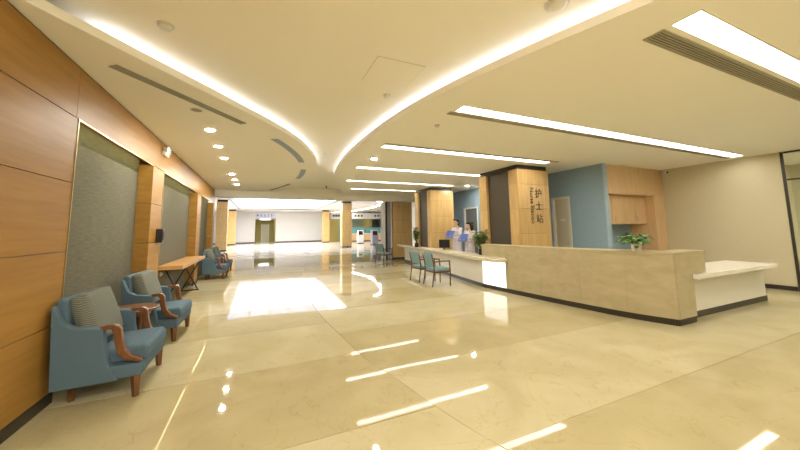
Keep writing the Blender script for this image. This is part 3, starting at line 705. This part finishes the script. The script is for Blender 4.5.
# ---- built-in cabinet in the corner
cb = thing('built_in_cabinet', 'light wood built in cabinet with upper doors in the corner', 'cabinet', (0, 0, 0))
CX0, CX1, CXR, CY = 8.595, 10.78, 11.315, 5.42
for a, b in ((8.595, 11.315),): obj('fascia', bx(a, b, CY, CY+.03, 2.46, ZC-.003), 'wood_closet', cb)
obj('end_panel', bx(CX1, CXR, CY, CY+.03, .0, 2.455), 'wood_closet', cb)
obj('side_panel', bx(CX1, CX1+.02, CY+.03, 6.15, .0, 2.455), 'wood_closet', cb)
obj('side_panel', bx(CX0+.015, CX0+.035, CY+.03, 6.15, .0, 2.455), 'wood_closet', cb)
obj('recess_top', bx(CX0+.035, CX1, CY+.03, 6.15, 2.44, 2.46), 'wood_closet', cb)
bp_ = obj('back_panel', bx(CX0+.035, CX1, 6.13, 6.15, .82, 2.44), 'paint_blue', cb); bp_['label'] = 'slate blue back panel'
uc = obj('upper_cabinet', bx(CX0+.04, CX1-.002, CY+.27, 6.12, 1.60, 2.435), 'wood_closet', cb)
nd = 4; dw = (CX1-CX0-.05)/nd
for i in range(nd):
    x0 = CX0+.045+i*dw
    d = obj('cabinet_door', bx(x0+.003, x0+dw-.003, CY+.25, CY+.268, 1.605, 2.43), 'wood_closet', cb, bevel=.002, seg=1)
    hx = x0+dw-.06 if i % 2 == 0 else x0+.06
    obj('handle', tube(nb(), [(hx, CY+.25, 1.68), (hx, CY+.22, 1.68), (hx, CY+.22, 1.82), (hx, CY+.25, 1.82)], .007, 6), 'steel', d)
obj('worktop', bx(CX0+.036, CX1-.001, CY, 6.12, .78, .82), 'wood_closet', cb)
for i in range(4):
    x0 = CX0+.045+i*dw; obj('cabinet_door', bx(x0+.003, x0+dw-.003, CY+.02, CY+.04, .1, .775), 'wood_closet', cb, bevel=.002, seg=1)
obj('plinth', bx(CX0+.04, CX1-.002, CY+.06, 6.1, 0, .1), 'dark_trim', cb)

# ================================================================ SEATING
def armchair(label, loc, rz, group=None):
    t = thing('armchair', label, 'armchair', loc, rz, group)        # local +x is the front
    def prism_y(bm, pts, y0, y1, _f=globals()['prism_y']): return _f(bm, [(x*.82, z) for x, z in pts], y0, y1)
    hw = .425
    # side panels: upholstered, sloping front edge
    side = [(-.38, .17), (.20, .18), (.10, .33), (.05, .50), (.03, .655), (-.02, .67), (-.22, .69), (-.32, .74), (-.37, .83), (-.40, .90), (-.425, .90), (-.415, .75)]
    for s in (-1, 1):
        y0, y1 = sorted((s*hw, s*(hw-.085)))
        obj('side_panel', prism_y(nb(), side, y0, y1), 'fabric_blue', t, bevel=.018, seg=3)
        # curved wooden arm: top cap running into a bowed front post
        cap = [(.00, .685), (.00, .652), (.10, .648), (.125, .61), (.135, .52), (.165, .43), (.23, .36), (.37, .315), (.40, .325), (.395, .35), (.30, .385), (.235, .45), (.205, .54), (.19, .64), (.165, .675), (.12, .69)]
        y0, y1 = sorted((s*(hw-.012), s*(hw-.068)))
        obj('wooden_arm', prism_y(nb(), cap, y0, y1), 'wood_chair', t, bevel=.006)
        fl_ = nb(); lx, ly = .28, s*(hw-.05)
        prof = [((lx, ly, .22), .032), ((lx+.012, ly+s*.008, 0.0), .020)]
        for q, n_ in ((prof, 4),): tube(fl_, [prof[0][0], prof[1][0]], [prof[0][1]*1.35, prof[1][1]*1.35], 4)
        obj('leg', fl_, 'wood_chair', t)
        fl_ = tube(nb(), [(-.22, ly-s*.14, .22), (-.23, ly-s*.14, 0)], [.034, .026], 4); obj('leg', fl_, 'wood_chair', t)
    obj('front_rail', prism_y(nb(), [(-.3, .19), (.40, .19), (.405, .31), (-.3, .31)], -hw+.012, hw-.012), 'fabric_blue', t, bevel=.015, seg=3)
    obj('seat_cushion', prism_y(nb(), [(-.26, .305), (.43, .305), (.445, .35), (.43, .435), (.39, .455), (-.26, .44)], -hw+.09, hw-.09), 'fabric_blue', t, bevel=.03, seg=4)
    obj('backrest', prism_y(nb(), [(-.375, .20), (-.20, .20), (-.28, .60), (-.34, .92), (-.37, .955), (-.42, .95), (-.44, .89)], -hw+.086, hw-.086), 'fabric_blue', t, bevel=.02, seg=3)
    cu = pillow(nb(), -.08, .08, -.31, .31, -.265, .265, .32)
    xform(cu, Matrix.Translation((-.165, 0, .725)) @ Matrix.Rotation(math.radians(-19), 4, 'Y'))
    obj('back_cushion', cu, 'cushion', t, True)
    return t
a0 = armchair('blue upholstered armchair with wooden arms standing before the panelled pier', (-1.335, 4.32, 0), 0)
dup(a0, (-1.36, 5.98, 0), math.radians(-2), 'blue upholstered armchair between the small round table and console table')
dup(a0, (-1.34, 12.42, 0), math.radians(-2), 'blue upholstered armchair just beyond the console table')
dup(a0, (-1.34, 14.2, 0), math.radians(-2), 'blue upholstered armchair at the far end of the wood wall')
def side_table(loc, label):
    t = thing('round_side_table', label, 'table', loc)
    obj('table_top', lathe(nb(), [(.265, .565), (.285, .575), (.285, .595), (.275, .60)], 32), 'wood_chair', t)
    obj('apron', lathe(nb(), [(.20, .51), (.20, .565)], 28), 'wood_chair', t)
    for k in range(4):
        a = PI/4+k*PI/2; obj('leg', tube(nb(), [(.17*math.cos(a), .17*math.sin(a), .52), (.21*math.cos(a), .21*math.sin(a), 0)], [.03, .02], 6), 'wood_chair', t)
    obj('shelf', lathe(nb(), [(.15, .16), (.15, .18)], 24), 'wood_chair', t)
side_table((-1.47, 5.17, 0), 'small round brown side table in the niche beside the wide plain panelling')
side_table((-1.46, 13.33, 0), 'small round brown side table between the armchairs next to the hall')
ct = thing('console_table', 'long wooden console table on crossed metal legs in the niche', 'table', (-1.67, 9.4, 0))
obj('table_top', bx(-.23, .22, -1.45, 1.45, .78, .86), 'wood_table', ct, bevel=.004)
for y in (-1.0, .72):
    for a, b in (((-.19, 0, 0), (.19, 0, .78)), ((.19, 0, 0), (-.19, 0, .78))):
        obj('leg', bar(nb(), (a[0], y+(.018 if a[0] < 0 else -.018), .01), (b[0], y+(.018 if a[0] < 0 else -.018), .78), .03, .03, (0, 1, 0)), 'dark_metal', ct)
    obj('foot_bar', bx(-.21, .21, y-.018, y+.018, 0, .022), 'dark_metal', ct)
def guest_chair(label, loc, rz):
    t = thing('guest_chair', label, 'chair', loc, rz)               # front +x
    for s in (-1, 1):
        obj('leg', tube(nb(), [(.24, s*.28, 0), (.25, s*.28, .45), (.23, s*.28, .66)], [.015, .02, .018], 8), 'wood_guest', t, True)
        obj('leg', tube(nb(), [(-.30, s*.27, 0), (-.235, s*.27, .42), (-.25, s*.27, .62), (-.31, s*.265, .86)], [.015, .02, .02, .016], 8), 'wood_guest', t, True)
        obj('armrest', tube(nb(), [(-.26, s*.275, .655), (.0, s*.29, .67), (.25, s*.285, .665)], [.018, .02, .02], 8), 'wood_guest', t, True)
        obj('side_rail', bar(nb(), (-.24, s*.265, .38), (.24, s*.275, .38), .022, .045), 'wood_guest', t)
    obj('front_rail', bar(nb(), (.24, -.27, .385), (.24, .27, .385), .022, .045), 'wood_guest', t)
    obj('rear_rail', bar(nb(), (-.24, -.265, .385), (-.24, .265, .385), .022, .045), 'wood_guest', t)
    obj('seat', prism_y(nb(), [(-.22, .40), (.27, .40), (.285, .43), (.26, .48), (-.22, .465)], -.25, .25), 'fabric_teal', t, bevel=.02, seg=3)
    obj('backrest', prism_y(nb(), [(-.235, .52), (-.19, .52), (-.255, .88), (-.275, .90), (-.305, .89)], -.245, .245), 'fabric_teal', t, bevel=.015, seg=3)
    return t
g0 = guest_chair('teal guest chair at the low counter, nearer the glowing light panel', (4.55, 7.70, 0), math.radians(-2))
dup(g0, (4.54, 8.52, 0), math.radians(3), 'second teal guest chair from the glowing light panel')
dup(g0, (5.30, 13.75, 0), math.radians(20), 'teal guest chair beside the grey folding partition')

# ================================================================ PEOPLE
def remesh(bm, vox):
    me = bpy.data.meshes.new('tmp'); bm.to_mesh(me); bm.free(); o = bpy.data.objects.new('tmp', me); C.objects.link(o)
    r = o.modifiers.new('r', 'REMESH'); r.mode = 'VOXEL'; r.voxel_size = vox
    s = o.modifiers.new('s', 'SMOOTH'); s.factor = .5; s.iterations = 3
    dg = bpy.context.evaluated_depsgraph_get(); m2 = bpy.data.meshes.new_from_object(o.evaluated_get(dg))
    out = nb(); out.from_mesh(m2); bpy.data.objects.remove(o); bpy.data.meshes.remove(me); bpy.data.meshes.remove(m2)
    return out
def limb(bm, pts, n=12):
    tube(bm, [p for p, r in pts], [r for p, r in pts], n)
    for p, r in pts: ball(bm, p, r, 12, 8)
def person(label, loc, rz, H, long_hair):
    k = H/1.72
    t = thing('person', label, 'person', loc, rz)                   # facing +x
    t.scale = (k, k, k)
    sh = {s: Vector((-.01, s*.175, 1.395)) for s in (-1, 1)}
    el = {s: Vector((.04, s*.235, 1.11)) for s in (-1, 1)}
    wr = {-1: Vector((.27, -.12, 1.13)), 1: Vector((.25, .12, 1.12))}
    b = nb()
    # torso, neck, head
    for z, rx, ry in ((.92, .105, .155), (1.02, .10, .145), (1.12, .095, .135), (1.22, .105, .145), (1.32, .11, .16), (1.38, .095, .165)): ball(b, (0, 0, z), (rx, ry, .085))
    limb(b, [((-.005, 0, 1.40), .06), ((.01, 0, 1.52), .052)])
    ball(b, (.02, 0, 1.615), (.092, .074, .108)); ball(b, (.045, 0, 1.565), (.062, .056, .058))
    ball(b, (.112, 0, 1.592), (.017, .012, .02)); limb(b, [((.105, 0, 1.625), .009), ((.117, 0, 1.592), .011)], 8)
    for s in (-1, 1):
        ball(b, (.005, s*.074, 1.605), (.018, .009, .03))
        limb(b, [(sh[s], .058), (el[s], .042), (wr[s], .028)])
        # hand under the folder: palm, four curled fingers, thumb
        w_ = wr[s]; d = Vector((.94, -s*.30, .10)).normalized(); sd = Vector((0, 0, 1)).cross(d).normalized()
        ball(b, w_ + d*.05, (.045, .034, .017), 12, 8, Euler((0, 0, math.atan2(d.y, d.x))))
        for f in range(4):
            o_ = (f-1.5)*.018; ln = (.062, .072, .068, .055)[f]
            p0 = w_ + d*.085 + sd*o_; p1 = p0 + d*ln*.55 + Vector((0, 0, .008)); p2 = p1 + d*ln*.3 + Vector((0, 0, .025))
            limb(b, [(p0, .0095), (p1, .009), (p2, .0075)], 8)
        p0 = w_ + d*.035 + sd*(-s)*.028; p1 = p0 + d*.03 + sd*(-s)*.018 + Vector((0, 0, .02)); p2 = p1 + d*.03 + Vector((0, 0, .012))
        limb(b, [(p0, .012), (p1, .010), (p2, .008)], 8)
        limb(b, [((0, s*.085, .90), .088), ((.012, s*.09, .50), .056), ((-.005, s*.095, .09), .036)])
        limb(b, [((-.03, s*.095, .045), .036), ((.13, s*.105, .032), .030)])
    obj('body', remesh(b, .008), 'skin', t, True)
    # white coat: bodice, skirt to the knee, sleeves
    b = nb()
    for z, rx, ry in ((.62, .145, .205), (.72, .14, .20), (.82, .138, .195), (.92, .132, .188), (1.02, .122, .172), (1.12, .116, .158), (1.22, .122, .160), (1.30, .122, .168), (1.355, .098, .160)): ball(b, (0, 0, z), (rx, ry, .10 if z > 1.3 else .16))
    for s in (-1, 1):
        limb(b, [(sh[s], .064), (el[s], .054), (el[s].lerp(wr[s], .86), .044)])
    ct_ = remesh(b, .012)
    co = obj('coat', ct_, 'coat', t, True)
    c = nb()
    for s in (-1, 1):
        prism_y(c, [(.085, 1.44), (.135, 1.30), (.145, 1.30), (.10, 1.45)], *sorted((s*.012, s*.06)))
    obj('collar', c, 'coat', co, bevel=.004)
    c = nb()
    for z in (1.22, 1.10, .98, .86): ball(c, (.128 if z != 1.22 else .136, 0, z), .009, 8, 6)
    obj('buttons', c, 'white_plastic', co)
    b = nb()
    for s in (-1, 1): limb(b, [((0, s*.085, .66), .098), ((.012, s*.09, .48), .075), ((-.005, s*.095, .10), .062)])
    obj('trousers', remesh(b, .014), 'coat', t, True)
    for s in (-1, 1): obj('shoe', pillow(nb(), -.085, .185, s*.10-.05, s*.10+.05, 0.0, .10, .45), 'shoe', t, True)
    # hair, eyes, brows, mouth
    h = nb()
    ball(h, (.0, 0, 1.645), (.104, .086, .098)); ball(h, (-.035, 0, 1.60), (.075, .083, .10))
    limb(h, [((.07, -.05, 1.70), .028), ((.085, 0, 1.70), .03), ((.07, .05, 1.70), .028)])
    if long_hair:
        for y in (-.06, -.02, .02, .06): limb(h, [((-.06, y, 1.60), .045), ((-.085, y*1.15, 1.48), .045), ((-.10, y*1.1, 1.36), .035)])
        for s in (-1, 1): limb(h, [((.015, s*.075, 1.63), .028), ((.0, s*.085, 1.53), .030), ((-.02, s*.09, 1.40), .026)])
    hm = remesh(h, .010)
    for v in list(hm.verts):        # keep the face clear
        if v.co.x > .055 and v.co.z < 1.665: v.co.x = min(v.co.x, .055+.3*(v.co.x-.055))
    obj('hair', hm, 'hair', t, True)
    for s in (-1, 1):
        obj('eye', ball(nb(), (.098, s*.031, 1.622), (.009, .013, .008), 10, 8), 'black_plastic', t, True)
        obj('eyebrow', ball(nb(), (.100, s*.031, 1.645), (.008, .018, .004), 10, 8), 'hair', t, True)
    obj('mouth', ball(nb(), (.103, 0, 1.553), (.008, .022, .006), 10, 8), 'lip', t, True)
    return t, k
def held_folder(loc, rz, k, label):
    f = thing('clipboard_folder', label, 'folder', loc, rz); f.scale = (k, k, k)
    tilt = Matrix.Translation((.35, 0, 1.235)) @ Matrix.Rotation(math.radians(-30), 4, 'Y')
    for s in (-1, 1):
        b = xform(bx(-.004, .004, 0, .185, -.135, .135), tilt @ Matrix.Rotation(math.radians(s*12), 4, 'Z') @ (Matrix() if s > 0 else Matrix.Scale(-1, 4, (0, 1, 0))))
        obj('cover', b, 'folder', f)
        b = xform(bx(-.009, -.005, .01, .175, -.125, .125), tilt @ Matrix.Rotation(math.radians(s*12), 4, 'Z') @ (Matrix() if s > 0 else Matrix.Scale(-1, 4, (0, 1, 0))))
        obj('paper_sheet', b, 'paper', f)
    return f
R1, R2 = math.radians(188), math.radians(192)
L1, L2 = (6.42, 9.42, 0), (6.50, 8.80, 0)
p1, k1 = person('person with short black hair in a white coat holding a blue folder', L1, R1, 1.88, False)
p2, k2 = person('person with long black hair in a white coat holding a blue folder', L2, R2, 1.74, True)
held_folder(L1, R1, k1, 'open blue folder held by the short haired person in white')
held_folder(L2, R2, k2, 'open blue folder held by the long haired person in white')
